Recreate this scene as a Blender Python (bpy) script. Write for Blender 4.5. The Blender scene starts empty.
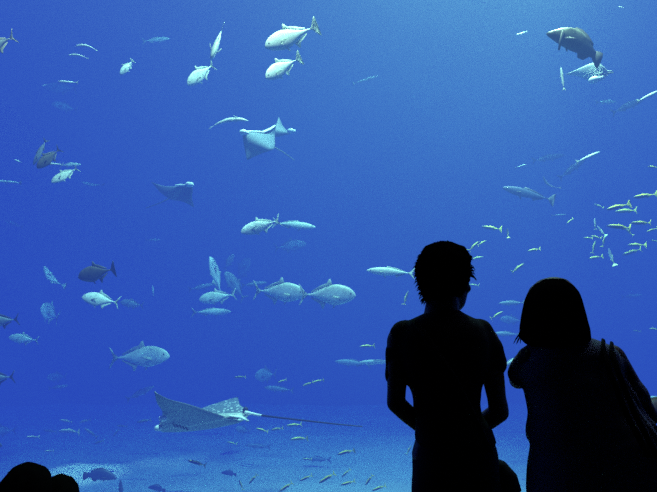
import bpy, bmesh, math, random
from mathutils import Vector, Matrix, noise
random.seed(7)
D = bpy.data
SC = bpy.context.scene
COL = SC.collection

# ------------------------------------------------------------------ camera
F_PX = 600.0
PITCH = math.radians(4.67)
CAM = Vector((0, 0, 1.55))
RGT = Vector((1, 0, 0))
FWD = Vector((0, math.cos(PITCH), math.sin(PITCH)))
UPV = Vector((0, -math.sin(PITCH), math.cos(PITCH)))
cam_d = D.cameras.new('camera')
cam_d.sensor_width = 36
cam_d.lens = 36 * F_PX / 657
cam_d.clip_end = 200
cam = D.objects.new('camera', cam_d)
cam.location = CAM
cam.rotation_euler = (math.pi / 2 + PITCH, 0, 0)
COL.objects.link(cam)
SC.camera = cam


def P(px, py, Y):
    """the world point on the ray of a pixel at distance Y in front of the camera"""
    d = RGT * ((px - 328.5) / F_PX) + UPV * (-(py - 246) / F_PX) + FWD
    return CAM + d * (Y / d.y)


# ------------------------------------------------------------------ helpers
def link(name, me, mat=None, parent=None, smooth=True):
    o = D.objects.new(name, me)
    COL.objects.link(o)
    if mat and not me.materials:
        me.materials.append(mat)
    if parent:
        o.parent = parent
    if smooth:
        for p in me.polygons:
            p.use_smooth = True
    return o


def tag(o, label=None, cat=None, group=None, kind=None):
    if label: o['label'] = label
    if cat: o['category'] = cat
    if group: o['group'] = group
    if kind: o['kind'] = kind
    return o


def to_mesh(bm, name='m'):
    bmesh.ops.recalc_face_normals(bm, faces=bm.faces)
    me = D.meshes.new(name)
    bm.to_mesh(me)
    bm.free()
    return me


def box(bm, x0, x1, y0, y1, z0, z1):
    vs = [bm.verts.new((x, y, z)) for z in (z0, z1) for y in (y0, y1) for x in (x0, x1)]
    for f in ((0, 1, 3, 2), (4, 6, 7, 5), (0, 4, 5, 1), (2, 3, 7, 6), (0, 2, 6, 4), (1, 5, 7, 3)):
        bm.faces.new([vs[i] for i in f])


def bx(name, *a, mat=None, parent=None):
    bm = bmesh.new()
    box(bm, *a)
    return link(name, to_mesh(bm, name), mat, parent, smooth=False)


def rings(bm, rs):
    """close a list of vertex rings into a capped loft"""
    rr = [[bm.verts.new(c) for c in r] for r in rs]
    n = len(rr[0])
    for a, b in zip(rr, rr[1:]):
        for i in range(n):
            bm.faces.new((a[i], a[(i + 1) % n], b[(i + 1) % n], b[i]))
    bm.faces.new(rr[0][::-1])
    bm.faces.new(rr[-1])


def lerp_table(tab, t):
    for (a, va), (b, vb) in zip(tab, tab[1:]):
        if t <= b:
            k = (t - a) / (b - a) if b > a else 0
            k = max(0, min(1, k))
            return va + (vb - va) * k
    return tab[-1][1]


def smooth_table(tab, t):
    """Catmull-Rom through the table"""
    n = len(tab)
    if t <= tab[0][0]: return tab[0][1]
    for i in range(n - 1):
        if t <= tab[i + 1][0]:
            x0, y0 = tab[i]; x1, y1 = tab[i + 1]
            k = (t - x0) / (x1 - x0)
            m0 = (y1 - tab[i - 1][1]) / (x1 - tab[i - 1][0]) if i > 0 else (y1 - y0) / (x1 - x0)
            m1 = (tab[i + 2][1] - y0) / (tab[i + 2][0] - x0) if i + 2 < n else (y1 - y0) / (x1 - x0)
            h = x1 - x0
            k2, k3 = k * k, k * k * k
            return (2*k3-3*k2+1)*y0 + (k3-2*k2+k)*h*m0 + (-2*k3+3*k2)*y1 + (k3-k2)*h*m1
    return tab[-1][1]


def tube(bm, pts, rad, n=14, flat=1.0, up=Vector((0, 0, 1))):
    """a round tube through points with radii, rounded ends"""
    pts = [Vector(p) for p in pts]
    rs = []
    for i, p in enumerate(pts):
        a = pts[max(0, i - 1)]; b = pts[min(len(pts) - 1, i + 1)]
        t = (b - a).normalized()
        s = t.cross(up)
        if s.length < 1e-3: s = t.cross(Vector((0, 1, 0)))
        s.normalize(); u = s.cross(t).normalized()
        def ring(c, r):
            return [c + s * (r * math.cos(2*math.pi*k/n)) + u * (r * flat * math.sin(2*math.pi*k/n)) for k in range(n)]
        if i == 0:
            for q in (0.15, 0.5, 0.85):
                rs.append(ring(p - t * rad[0] * math.sqrt(1 - q*q), rad[0] * q))
        rs.append(ring(p, rad[i]))
        if i == len(pts) - 1:
            for q in (0.85, 0.5, 0.15):
                rs.append(ring(p + t * rad[-1] * math.sqrt(1 - q*q), rad[-1] * q))
    rings(bm, rs)


def slabs(bm, secs, n=28, p=2.3):
    """horizontal super-elliptic sections (z, cx, cy, rx, ry) from the bottom to the top"""
    secs = sorted(secs)
    rs = []
    for z, cx, cy, rx, ry in secs:
        r = []
        for k in range(n):
            a = 2 * math.pi * k / n
            c, s = math.cos(a), math.sin(a)
            r.append((cx + rx * math.copysign(abs(c) ** (2 / p), c), cy + ry * math.copysign(abs(s) ** (2 / p), s), z))
        rs.append(r)
    rings(bm, rs)


def ball(bm, c, rx, ry=None, rz=None, rot=None, sub=3):
    m = Matrix.Translation(Vector(c)) @ (rot or Matrix.Identity(4)) @ Matrix.Diagonal((rx, ry or rx, rz or rx, 1))
    bmesh.ops.create_icosphere(bm, subdivisions=sub, radius=1, matrix=m)


def fuse(bm, voxel=0.012, smooth=4):
    """union of overlapping closed pieces as ONE continuous surface"""
    me = to_mesh(bm)
    o = D.objects.new('tmp', me)
    COL.objects.link(o)
    r = o.modifiers.new('r', 'REMESH'); r.mode = 'VOXEL'; r.voxel_size = voxel; r.adaptivity = 0
    if smooth:
        s = o.modifiers.new('s', 'SMOOTH'); s.iterations = smooth; s.factor = 0.5
    dg = bpy.context.evaluated_depsgraph_get()
    dg.update()
    res = D.meshes.new_from_object(o.evaluated_get(dg))
    D.objects.remove(o)
    return res


# ------------------------------------------------------------------ materials
def nmat(name):
    m = D.materials.new(name)
    m.use_nodes = True
    nt = m.node_tree
    return m, nt, nt.nodes['Principled BSDF']


def plain(name, col, rough=0.6, noise_amt=0.15, scale=20, spec=0.3, metallic=0.0, bump=0.0):
    m, nt, b = nmat(name)
    n = nt.nodes.new('ShaderNodeTexNoise'); n.inputs['Scale'].default_value = scale
    n.inputs['Detail'].default_value = 4
    tc = nt.nodes.new('ShaderNodeTexCoord')
    nt.links.new(tc.outputs['Object'], n.inputs['Vector'])
    mx = nt.nodes.new('ShaderNodeMix'); mx.data_type = 'RGBA'
    mx.inputs['A'].default_value = (*[c * (1 - noise_amt) for c in col], 1)
    mx.inputs['B'].default_value = (*[min(1, c * (1 + noise_amt)) for c in col], 1)
    nt.links.new(n.outputs['Fac'], mx.inputs['Factor'])
    nt.links.new(mx.outputs['Result'], b.inputs['Base Color'])
    b.inputs['Roughness'].default_value = rough
    b.inputs['Specular IOR Level'].default_value = spec
    b.inputs['Metallic'].default_value = metallic
    if bump:
        bp = nt.nodes.new('ShaderNodeBump'); bp.inputs['Strength'].default_value = bump
        bp.inputs['Distance'].default_value = 0.02
        nt.links.new(n.outputs['Fac'], bp.inputs['Height'])
        nt.links.new(bp.outputs['Normal'], b.inputs['Normal'])
    return m


def grad(name, stops, axis='Z', lo=-0.2, hi=0.2, rough=0.45, mott=0.25, scale=18, spec=0.4, stretch=(1, 1, 1)):
    """colours along one axis of the object itself (belly to back on a fish) with scale mottling"""
    m, nt, b = nmat(name)
    tc = nt.nodes.new('ShaderNodeTexCoord')
    sp = nt.nodes.new('ShaderNodeSeparateXYZ')
    nt.links.new(tc.outputs['Object'], sp.inputs[0])
    mr = nt.nodes.new('ShaderNodeMapRange')
    mr.inputs['From Min'].default_value = lo; mr.inputs['From Max'].default_value = hi
    nt.links.new(sp.outputs[axis], mr.inputs['Value'])
    cr = nt.nodes.new('ShaderNodeValToRGB')
    el = cr.color_ramp.elements
    while len(el) < len(stops): el.new(0.5)
    for e, (p, c) in zip(el, stops):
        e.position = p; e.color = (*c, 1)
    nt.links.new(mr.outputs[0], cr.inputs[0])
    mp = nt.nodes.new('ShaderNodeMapping'); mp.inputs['Scale'].default_value = stretch
    nt.links.new(tc.outputs['Object'], mp.inputs[0])
    n = nt.nodes.new('ShaderNodeTexNoise'); n.inputs['Scale'].default_value = scale; n.inputs['Detail'].default_value = 3
    nt.links.new(mp.outputs[0], n.inputs['Vector'])
    r2 = nt.nodes.new('ShaderNodeMapRange'); r2.inputs['From Min'].default_value = .3; r2.inputs['From Max'].default_value = .7
    r2.inputs['To Min'].default_value = 1 - mott; r2.inputs['To Max'].default_value = 1
    nt.links.new(n.outputs['Fac'], r2.inputs['Value'])
    vm = nt.nodes.new('ShaderNodeVectorMath'); vm.operation = 'SCALE'
    nt.links.new(cr.outputs[0], vm.inputs[0]); nt.links.new(r2.outputs[0], vm.inputs['Scale'])
    nt.links.new(vm.outputs[0], b.inputs['Base Color'])
    b.inputs['Roughness'].default_value = rough
    b.inputs['Specular IOR Level'].default_value = spec
    return m


M = {}
M['silver'] = grad('silver_scales', [(0, (.80, .86, .78)), (.45, (.78, .85, .76)), (.72, (.70, .78, .66)), (1, (.62, .66, .50))], mott=.3, scale=12)
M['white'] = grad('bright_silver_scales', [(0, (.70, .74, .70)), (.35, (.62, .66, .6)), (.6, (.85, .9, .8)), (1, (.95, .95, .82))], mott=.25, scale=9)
M['dull'] = grad('hazed_silver_scales', [(0, (.40, .46, .46)), (.5, (.36, .42, .42)), (1, (.42, .46, .42))], mott=.35, scale=10)  # silver dimmed so that water haze is put into the colour
M['grey'] = grad('grey_scales', [(0, (.42, .48, .48)), (.5, (.30, .36, .38)), (1, (.36, .38, .32))], mott=.35, scale=12)
M['bronze'] = grad('bronze_scales', [(0, (.16, .16, .15)), (.5, (.085, .085, .07)), (.8, (.13, .12, .07)), (1, (.2, .17, .10))], mott=.35, scale=10)
M['tan'] = grad('tan_scales', [(0, (.25, .27, .3)), (.5, (.34, .34, .32)), (1, (.52, .42, .26))], mott=.2, scale=10)
M['olive'] = grad('olive_scales', [(0, (.06, .065, .06)), (.35, (.05, .055, .045)), (.62, (.12, .135, .10)), (1, (.30, .32, .22))], mott=.9, scale=6)
M['dusky'] = grad('dusky_blue_scales', [(0, (.16, .18, .24)), (.6, (.08, .1, .16)), (1, (.10, .12, .14))], mott=.3, scale=12)
M['fin_pale'] = plain('pale_fin', (.66, .72, .62), .5, .2, 25)
M['fin_grey'] = plain('grey_fin', (.26, .3, .3), .5, .2, 25)
M['fin_dark'] = plain('dark_fin', (.07, .07, .065), .5, .2, 25)
M['fin_tan'] = plain('tan_fin', (.55, .48, .33), .5, .2, 25)
for k_ in ('fin_pale', 'fin_grey', 'fin_tan'):   # thin fins let light through
    nt = M[k_].node_tree; pb = nt.nodes['Principled BSDF']
    tl = nt.nodes.new('ShaderNodeBsdfTranslucent'); mx = nt.nodes.new('ShaderNodeMixShader'); mx.inputs[0].default_value = .45
    src = pb.inputs['Base Color'].links[0].from_socket
    nt.links.new(src, tl.inputs['Color']); nt.links.new(pb.outputs[0], mx.inputs[1]); nt.links.new(tl.outputs[0], mx.inputs[2])
    nt.links.new(mx.outputs[0], nt.nodes['Material Output'].inputs['Surface'])
M['eye'] = plain('fish_eye', (.03, .03, .03), .2, 0)


# small yellow-tailed fish: blue-grey flanks, yellow stripe on the back and yellow forked tail
def yellowtail_mat(name, flank, yellow):
    m, nt, b = nmat(name)
    tc = nt.nodes.new('ShaderNodeTexCoord'); sp = nt.nodes.new('ShaderNodeSeparateXYZ')
    nt.links.new(tc.outputs['Object'], sp.inputs[0])
    a = nt.nodes.new('ShaderNodeMapRange'); a.inputs['From Min'].default_value = .035; a.inputs['From Max'].default_value = .055
    nt.links.new(sp.outputs['Z'], a.inputs['Value'])
    c = nt.nodes.new('ShaderNodeMapRange'); c.inputs['From Min'].default_value = -.10; c.inputs['From Max'].default_value = -.2
    nt.links.new(sp.outputs['X'], c.inputs['Value'])
    mx = nt.nodes.new('ShaderNodeMath'); mx.operation = 'MAXIMUM'
    nt.links.new(a.outputs[0], mx.inputs[0]); nt.links.new(c.outputs[0], mx.inputs[1])
    mi = nt.nodes.new('ShaderNodeMix'); mi.data_type = 'RGBA'
    mi.inputs['A'].default_value = (*flank, 1); mi.inputs['B'].default_value = (*yellow, 1)
    nt.links.new(mx.outputs[0], mi.inputs['Factor']); nt.links.new(mi.outputs['Result'], b.inputs['Base Color'])
    b.inputs['Roughness'].default_value = .5
    return m


M['ytail'] = yellowtail_mat('yellow_tailed_scales', (.03, .045, .10), (1, .85, .10))
M['ytail_pale'] = yellowtail_mat('pale_yellow_tailed_scales', (.14, .18, .2), (1, .95, .18))
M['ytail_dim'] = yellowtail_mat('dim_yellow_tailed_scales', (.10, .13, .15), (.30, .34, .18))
M['ytail_white'] = yellowtail_mat('white_yellow_tailed_scales', (.75, .82, .75), (.7, .8, .4))

# ------------------------------------------------------------------ fish
KINDS = {
    # upper profile, lower profile, half width, tail spread, fork depth
    'jack': dict(up=[(0, .004), (.03, .05), (.10, .098), (.20, .132), (.34, .150), (.48, .125), (.62, .074), (.74, .030), (.82, .014), (.86, .012)],
                 lo=[(0, .02), (.03, .045), (.12, .09), (.24, .125), (.38, .145), (.50, .115), (.62, .066), (.74, .028), (.82, .013), (.86, .012)],
                 w=[(0, .008), (.06, .035), (.2, .06), (.4, .062), (.6, .045), (.8, .015), (.86, .010)], tail=.155, fork=.85,
                 dorsal=[(.10, .13), (.06, .225), (.035, .22), (.0, .165), (-.10, .135), (-.28, .05), (-.28, .03), (0, .10)],
                 anal=[(-.02, -.11), (-.07, -.20), (-.09, -.19), (-.12, -.13), (-.28, -.05), (-.28, -.03), (-.1, -.08)]),
    'slim': dict(up=[(0, .004), (.04, .03), (.14, .062), (.3, .085), (.45, .082), (.6, .06), (.75, .028), (.83, .013), (.86, .011)],
                 lo=[(0, .008), (.04, .028), (.14, .058), (.3, .08), (.45, .078), (.6, .055), (.75, .025), (.83, .012), (.86, .010)],
                 w=[(0, .006), (.06, .03), (.2, .05), (.4, .052), (.6, .04), (.8, .013), (.86, .009)], tail=.125, fork=.7,
                 dorsal=[(.12, .07), (.08, .115), (.04, .105), (-.1, .09), (-.28, .035), (-.28, .015), (0, .06)],
                 anal=[(-.08, -.06), (-.12, -.105), (-.16, -.08), (-.29, -.03), (-.29, -.012), (-.15, -.04)]),
    'needle': dict(up=[(0, .003), (.06, .028), (.2, .048), (.45, .054), (.7, .036), (.86, .012)],
                   lo=[(0, .003), (.06, .026), (.2, .048), (.45, .052), (.7, .034), (.86, .012)],
                   w=[(0, .004), (.1, .036), (.4, .052), (.7, .034), (.86, .012)], tail=.09, fork=.4,
                   dorsal=[(-.1, .03), (-.14, .055), (-.25, .03), (-.25, .01), (-.1, .02)],
                   anal=[(-.1, -.03), (-.14, -.055), (-.25, -.03), (-.25, -.01), (-.1, -.02)]),
    'grouper': dict(up=[(0, .004), (.035, .035), (.10, .075), (.20, .135), (.34, .185), (.48, .19), (.62, .155), (.74, .10), (.82, .072), (.86, .07)],
                    lo=[(0, .025), (.035, .05), (.10, .075), (.22, .115), (.38, .145), (.52, .14), (.64, .11), (.74, .08), (.82, .06), (.86, .058)],
                    w=[(0, .015), (.06, .05), (.2, .08), (.4, .085), (.6, .065), (.8, .03), (.86, .02)], tail=.13, fork=.18, arch=.25,
                    dorsal=[(.18, .15), (.10, .215), (0, .225), (-.12, .20), (-.26, .14), (-.28, .08), (-.1, .14), (.1, .14)],
                    anal=[(-.06, -.12), (-.10, -.19), (-.2, -.17), (-.27, -.08), (-.25, -.05), (-.1, -.08)]),
}


def loft_body(kind, bend, n=16, steps=26):
    k = KINDS[kind]
    bm = bmesh.new()
    rs = []
    for i in range(steps + 1):
        t = .86 * (i / steps) ** 1.25
        u = max(.002, smooth_table(k['up'], t)); l = max(.002, smooth_table(k['lo'], t)); w = max(.002, smooth_table(k['w'], t))
        x = .5 - t
        y = bend * (x - .1) ** 2
        r = []
        for j in range(n):
            a = 2 * math.pi * j / n
            c, s = math.cos(a), math.sin(a)
            zz = (u if s > 0 else l) * math.copysign(abs(s) ** 1.05, s) - k.get('arch', 0) * (x - .1) ** 2
            r.append((x, y + w * math.copysign(abs(c) ** .95, c), zz))
        rs.append(r)
    rings(bm, rs)
    return bm


ARCH = [0]


def fin_plate(bm, outline, bend, th=.004, yoff=0, mat=None):
    """a thin plate fin from an outline in the x-z plane"""
    def y_of(x): return bend * (x - .1) ** 2 + yoff
    outline = [(x, z - ARCH[0] * (x - .1) ** 2) for x, z in outline]
    a = [Vector((x, y_of(x) + th, z)) for x, z in outline]
    b = [Vector((x, y_of(x) - th, z)) for x, z in outline]
    if mat:
        a = [mat @ v for v in a]; b = [mat @ v for v in b]
    va = [bm.verts.new(v) for v in a]; vb = [bm.verts.new(v) for v in b]
    n = len(va)
    bm.faces.new(va); bm.faces.new(vb[::-1])
    for i in range(n):
        bm.faces.new((va[i], vb[i], vb[(i + 1) % n], va[(i + 1) % n]))
    bmesh.ops.triangulate(bm, faces=[f for f in bm.faces if len(f.verts) > 4])


def tail_outline(kind):
    k = KINDS[kind]
    s, f = k['tail'], k['fork']
    r = k['up'][-1][1]
    tx = -.5
    notch = -.5 + .13 * f + .0
    if kind == 'grouper':
        return [(-.34, r), (-.42, s * .85), (-.48, s), (-.5, s * .5), (-.5, 0), (-.5, -s * .5), (-.48, -s), (-.42, -s * .85), (-.34, -r)]
    return [(-.34, r), (-.385, r * 1.4), (-.43, s * .55), (-.47, s * .88), (tx, s), (-.455, s * .56), (notch - .018, s * .24), (notch, 0),
            (notch - .018, -s * .24), (-.455, -s * .56), (tx, -s), (-.47, -s * .88), (-.43, -s * .55), (-.385, -r * 1.4), (-.34, -r)]


MESH = {}


def fish_meshes(kind, skin, fin, bend):
    key = (kind, skin, fin, bend)
    if key in MESH: return MESH[key]
    k = KINDS[kind]
    ARCH[0] = k.get('arch', 0)
    parts = []
    me = to_mesh(loft_body(kind, bend), 'body'); me.materials.append(M[skin]); parts.append(('body', me))
    for nm, ol in (('tail_fin', tail_outline(kind)), ('dorsal_fin', k['dorsal']), ('anal_fin', k['anal'])):
        bm = bmesh.new(); fin_plate(bm, ol, bend)
        me = to_mesh(bm, nm); me.materials.append(M[fin]); parts.append((nm, me))
    w = smooth_table(k['w'], .26)
    hh = smooth_table(k['lo'], .26)
    for sgn in (1, -1):
        bm = bmesh.new()
        ol = [(0, .012), (-.05, .022), (-.13, .004), (-.18, -.03), (-.12, -.028), (-.04, -.02), (0, -.012)]
        if kind in ('needle', 'slim'): ol = [(x * .6, z * .6) for x, z in ol]
        mt = Matrix.Translation((.24, sgn * (w - .006), -hh * .35)) @ Matrix.Rotation(-sgn * math.radians(28), 4, 'Z') @ Matrix.Rotation(math.radians(22), 4, 'Y')
        fin_plate(bm, ol, 0, .003, 0, mt)
        me = to_mesh(bm, 'pectoral_fin'); me.materials.append(M[fin]); parts.append(('pectoral_fin', me))
    bm = bmesh.new()
    for sgn in (1, -1):
        pass
    ol = [(.17, -hh * .85), (.13, -hh * .85), (.09, -hh - .06), (.12, -hh - .05)]
    fin_plate(bm, ol, bend, .004); me = to_mesh(bm, 'pelvic_fin'); me.materials.append(M[fin]); parts.append(('pelvic_fin', me))
    we = smooth_table(k['w'], .085); ue = smooth_table(k['up'], .085)
    for sgn in (1, -1):
        bm = bmesh.new()
        yb = bend * (.415 - .1) ** 2
        ball(bm, (.415, yb + sgn * we * .86, ue * .28 - ARCH[0] * .1), .014 if kind != 'needle' else .006, .008, .014 if kind != 'needle' else .006, sub=2)
        me = to_mesh(bm, 'eye'); me.materials.append(M['eye']); parts.append(('eye', me))
    if skin == 'olive':
        bm = bmesh.new()
        fin_plate(bm, [(.335, .06), (.30, .065), (.27, -.08), (.25, -.24), (.275, -.25), (.315, -.10)], 0, .005, .085)
        me = to_mesh(bm, 'hanging_fin'); me.materials.append(M[fin]); parts.append(('pectoral_fin', me))
    ARCH[0] = 0
    MESH[key] = parts
    return parts


def orient(px, py, Y, th, out, roll, length):
    th = math.radians(th); out = math.radians(out)
    d = (RGT * math.cos(th) + UPV * math.sin(th)) * math.cos(out) - FWD * math.sin(out)
    u = UPV - d * UPV.dot(d)
    if u.length < .05: u = -FWD - d * (-FWD).dot(d)
    u.normalize()
    u = Matrix.Rotation(math.radians(roll), 3, d) @ u
    s = u.cross(d).normalized()
    R = Matrix((d, s, u)).transposed().to_4x4()
    return Matrix.Translation(P(px, py, Y)) @ R @ Matrix.Scale(length, 4)


FIN_OF = {'dull': 'fin_grey', 'silver': 'fin_pale', 'white': 'fin_pale', 'grey': 'fin_grey', 'bronze': 'fin_dark', 'tan': 'fin_tan', 'olive': 'fin_dark', 'dusky': 'fin_dark'}


def fish(name, label, kind, skin, px, py, L, Y, th, out=0, roll=0, bend=0.0, fin=None, cat='fish', group=None, deep=1.0):
    if name == 'faint_fish' and skin == 'silver': skin = 'dull'  # faint fish get the silver with haze painted in
    length = L / F_PX * Y / max(.25, math.cos(math.radians(out)))
    r = D.objects.new(name, None)
    r.empty_display_size = .1
    COL.objects.link(r)
    r.matrix_world = orient(px, py, Y, th, out, roll, length) @ Matrix.Diagonal((1, 1, deep * (1.12 if kind == 'jack' else 1), 1))
    tag(r, label, cat, group)
    for nm, me in fish_meshes(kind, skin, fin or FIN_OF[skin], bend):
        link(nm, me, None, r)
    return r


G_JACK = 'silver jacks swimming in the tank'
J = 'silver_jack'
# --- upper left and upper middle
fish('bronze_jack', 'tan backed fish cut off by the left edge near the top, forked tail showing', 'jack', 'tan', -5, 46, 48, 7.0, 207)
fish('slender_fish', 'slim pale curved fish, upper one of the pair at upper left', 'needle', 'white', 86, 45.5, 23, 8.2, 175, bend=-.5, roll=70)
fish('slender_fish', 'slim pale fish, lower one of the pair at upper left', 'needle', 'white', 78, 55, 21, 8.3, 175, bend=-.4, roll=70)
fish('slender_fish', 'straight bright thin fish above the faint smudge at upper left', 'needle', 'white', 68, 82, 21, 8.4, 176)
fish('slender_fish', 'tiny pale fish just left of the straight bright thin fish', 'slim', 'silver', 45, 85, 7, 11, 200)
fish('shadowy_fish', 'faint grey wide fish just under the straight bright thin fish', 'jack', 'grey', 61, 88, 34, 16, 178)
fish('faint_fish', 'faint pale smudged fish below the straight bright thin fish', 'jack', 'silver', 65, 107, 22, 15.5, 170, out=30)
fish(J, 'pale crescent shaped fish nose down between the slim pair and the diving jacks', 'jack', 'white', 127, 67, 21, 8.8, 236, out=15, bend=-.4)
fish(J, 'dim grey fish near the top edge, left of the diving jacks', 'slim', 'silver', 156, 40, 29, 13.2, 6)
fish(J, 'silver jack diving head down, upper one of the two near the top', 'jack', 'silver', 217, 43, 42, 7.6, -101, out=28, roll=-40)
fish(J, 'silver jack diving head down, lower one of the two near the top', 'jack', 'silver', 201, 74, 36, 8.3, -130, out=30, roll=-12)
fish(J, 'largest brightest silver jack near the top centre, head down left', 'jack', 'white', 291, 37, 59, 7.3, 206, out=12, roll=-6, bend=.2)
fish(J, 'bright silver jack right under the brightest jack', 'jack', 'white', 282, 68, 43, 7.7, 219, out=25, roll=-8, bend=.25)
fish('slender_fish', 'long pale arched fish to the left above the rays with hanging wings', 'needle', 'white', 228, 120, 41, 8.4, 6, bend=.45, roll=-70)
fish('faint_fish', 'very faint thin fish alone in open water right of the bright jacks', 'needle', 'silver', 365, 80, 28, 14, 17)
fish('small_fish', 'small bright white fish left of the big mottled fish', 'slim', 'white', 522, 33, 12, 8.5, 200, roll=40)
# --- upper right
fish('mottled_grouper', 'big dark mottled fish with arched back at upper right', 'grouper', 'olive', 577, 43, 66, 6.8, 159, out=8, bend=-.15, roll=-5, cat='fish')
fish('slender_fish', 'thin pale upright fish under the head of the big mottled fish', 'needle', 'silver', 562.5, 79, 24, 7.6, 98)
fish('faint_fish', 'faint pale fish below the pale ray at upper right', 'slim', 'silver', 606, 102, 22, 12.5, 2)
fish('dark_slender_fish', 'slender fish with bright back at the right edge below the pale ray', 'needle', 'white', 648, 96, 26, 8, 26)
fish('dark_slender_fish', 'dim slanting fish just under the bright backed fish at the right edge', 'slim', 'dusky', 628, 106, 38, 12, 24)
fish('small_fish', 'tiny white fish at the top edge right of the big mottled fish', 'slim', 'white', 621, 7, 6, 9, 170)
fish('dark_slender_fish', 'thin bright slanting fish above the dark cruising fish on the right', 'needle', 'white', 588, 157, 27, 8.6, 24)
fish('dark_slender_fish', 'dim blue fish slanting down left from the thin bright slanting fish', 'slim', 'dusky', 572, 169, 34, 12.5, 36)
fish('dark_slender_fish', 'long dark cruising fish in the light patch right of centre', 'slim', 'dusky', 528, 194, 54, 10.5, 166, bend=.1)
fish('dark_slender_fish', 'short dark curved fish just above the long dark cruising fish', 'slim', 'dusky', 549, 185, 21, 10.8, 138, bend=.8, roll=60)
fish('faint_fish', 'small pale slanting fish above the long dark cruising fish', 'needle', 'silver', 521, 166, 13, 11, 18)
fish('faint_fish', 'dim streak of a fish above and right of the small pale slanting fish', 'slim', 'dusky', 548, 158, 34, 14, 10)
# --- left, middle height
fish('grey_jack', 'slim grey fish nose down, upper left one of the dark pair at the left', 'slim', 'grey', 40, 152, 30, 7.4, -117)
fish('bronze_jack', 'dark brown fish nose down, lower right one of the dark pair at the left', 'jack', 'bronze', 49, 158, 29, 7.2, -131, out=20)
fish('slender_fish', 'thin white fish behind the tip of the dark brown diving fish', 'needle', 'white', 55, 164, 17, 8.2, 176)
fish(J, 'pale blue fish right above the plump silver green fish', 'slim', 'silver', 70, 165, 22, 10.2, 3, deep=1.15)
fish(J, 'plump silver green fish head down left beside the dark pair', 'jack', 'silver', 65, 175, 29, 7.6, 214, out=15, roll=20)
fish('slender_fish', 'tiny pale fish left of the dark diving pair', 'slim', 'white', 18, 161, 9, 9.5, 160)
fish('slender_fish', 'thin pale fish touching the left edge below the dark diving pair', 'needle', 'silver', 10, 182, 27, 10.2, 175, bend=.4)
fish('faint_fish', 'faint arched fish right of the plump silver green fish', 'slim', 'silver', 93, 185, 24, 13.5, 170, bend=.4, roll=50)
fish('faint_fish', 'very faint pale fish near the left edge in open water above the curled fish', 'slim', 'silver', 14, 224, 20, 15, 160)
fish('faint_fish', 'very faint small fish in open water below the ray with a white rimmed wing', 'slim', 'silver', 153, 240, 16, 14.5, 0)
fish(J, 'pale fish curled nose up left of the dark brown jack', 'jack', 'silver', 51, 278, 25, 11.2, 116, out=35, roll=30, bend=.6)
fish('bronze_jack', 'dark brown jack with sharp forked tail at left above the white jack', 'jack', 'bronze', 97, 273, 38, 7.2, 193, bend=.1, deep=1.3)
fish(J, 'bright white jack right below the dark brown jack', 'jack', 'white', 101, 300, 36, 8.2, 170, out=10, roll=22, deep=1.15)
fish('grey_jack', 'dim grey fish following behind the white jack', 'jack', 'grey', 132, 304, 24, 11.5, 172)
fish(J, 'pale rounded fish facing the glass left of the white jack', 'jack', 'silver', 50, 313, 15, 11.6, 110, out=62, deep=1.6)
fish('small_fish', 'tiny pale upright fish right of the dark brown jack', 'slim', 'silver', 153, 291, 11, 12, 95)
fish('bronze_jack', 'dark fish leaving at the left edge, upper one of the two dark tails', 'jack', 'grey', 1, 321, 37, 7.6, 186, fin='fin_dark')
fish(J, 'pale hump backed fish between the two dark tails at the left edge', 'jack', 'silver', 24, 339, 28, 9.8, 172, out=10)
fish('bronze_jack', 'dark fish leaving at the left edge, lower one of the two dark tails', 'jack', 'grey', -4, 378, 38, 7.8, 184, fin='fin_dark')
fish(J, 'large pale jack heading right above the raised wing of the big ray', 'jack', 'silver', 139, 357, 62, 9.6, 3, out=5, roll=-8)
fish('faint_fish', 'faint round fish facing the glass at lower left above a pale streak', 'jack', 'silver', 57, 377, 13, 14.5, 170, out=50, deep=1.3)
fish('faint_fish', 'faint pale streak like fish under the faint round fish at lower left', 'slim', 'silver', 58, 387, 20, 13.2, 8)
fish('faint_fish', 'blurry pale fish just left of the raised tip of the big ray', 'slim', 'silver', 140, 393, 31, 12, 26)
fish('faint_fish', 'faint pale round fish touching the left edge above the seated people', 'jack', 'silver', 1, 431, 22, 12.8, 170, out=40)
fish('bronze_jack', 'dark blunt fish nose at the left edge just over the sand', 'jack', 'bronze', -9, 444, 22, 8.5, -10)
# --- over the sand
fish('sand_grouper', 'dark blue grey fish with raised tail resting over the bright sand', 'grouper', 'dusky', 100, 475, 33, 8.8, -6)
fish('sand_grouper', 'dark pointed fish nose up at the bottom edge right of the bright sand', 'slim', 'dusky', 121, 496, 32, 8.6, 92)
fish('sand_grouper', 'small dark fish low over the sand at the bottom edge left of centre', 'grouper', 'dusky', 157, 488, 17, 10.2, 170)
fish('sand_grouper', 'faint dark fish low over the sand below the big ray', 'grouper', 'dusky', 229, 473, 15, 11.2, 175)
# --- centre
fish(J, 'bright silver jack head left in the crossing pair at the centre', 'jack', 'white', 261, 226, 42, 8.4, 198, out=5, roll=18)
fish(J, 'dimmer silver jack head right in the crossing pair at the centre', 'slim', 'silver', 294, 225, 44, 10.4, -6)
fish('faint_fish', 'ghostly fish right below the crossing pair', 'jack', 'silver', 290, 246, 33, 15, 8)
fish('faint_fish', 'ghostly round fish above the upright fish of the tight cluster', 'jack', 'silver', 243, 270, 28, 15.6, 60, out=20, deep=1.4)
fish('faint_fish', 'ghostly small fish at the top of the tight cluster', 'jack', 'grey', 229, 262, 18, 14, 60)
fish(J, 'pale upright fish at the left of the tight cluster', 'jack', 'silver', 216, 277, 42, 11.3, 104, out=10, roll=30)
fish('faint_fish', 'dim fish leaning left in the middle of the tight cluster', 'jack', 'grey', 235, 286, 34, 12.6, 122, out=20)
fish(J, 'pale blunt headed fish facing left low in the tight cluster', 'jack', 'silver', 218, 297, 36, 10.2, 188, out=15)
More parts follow.
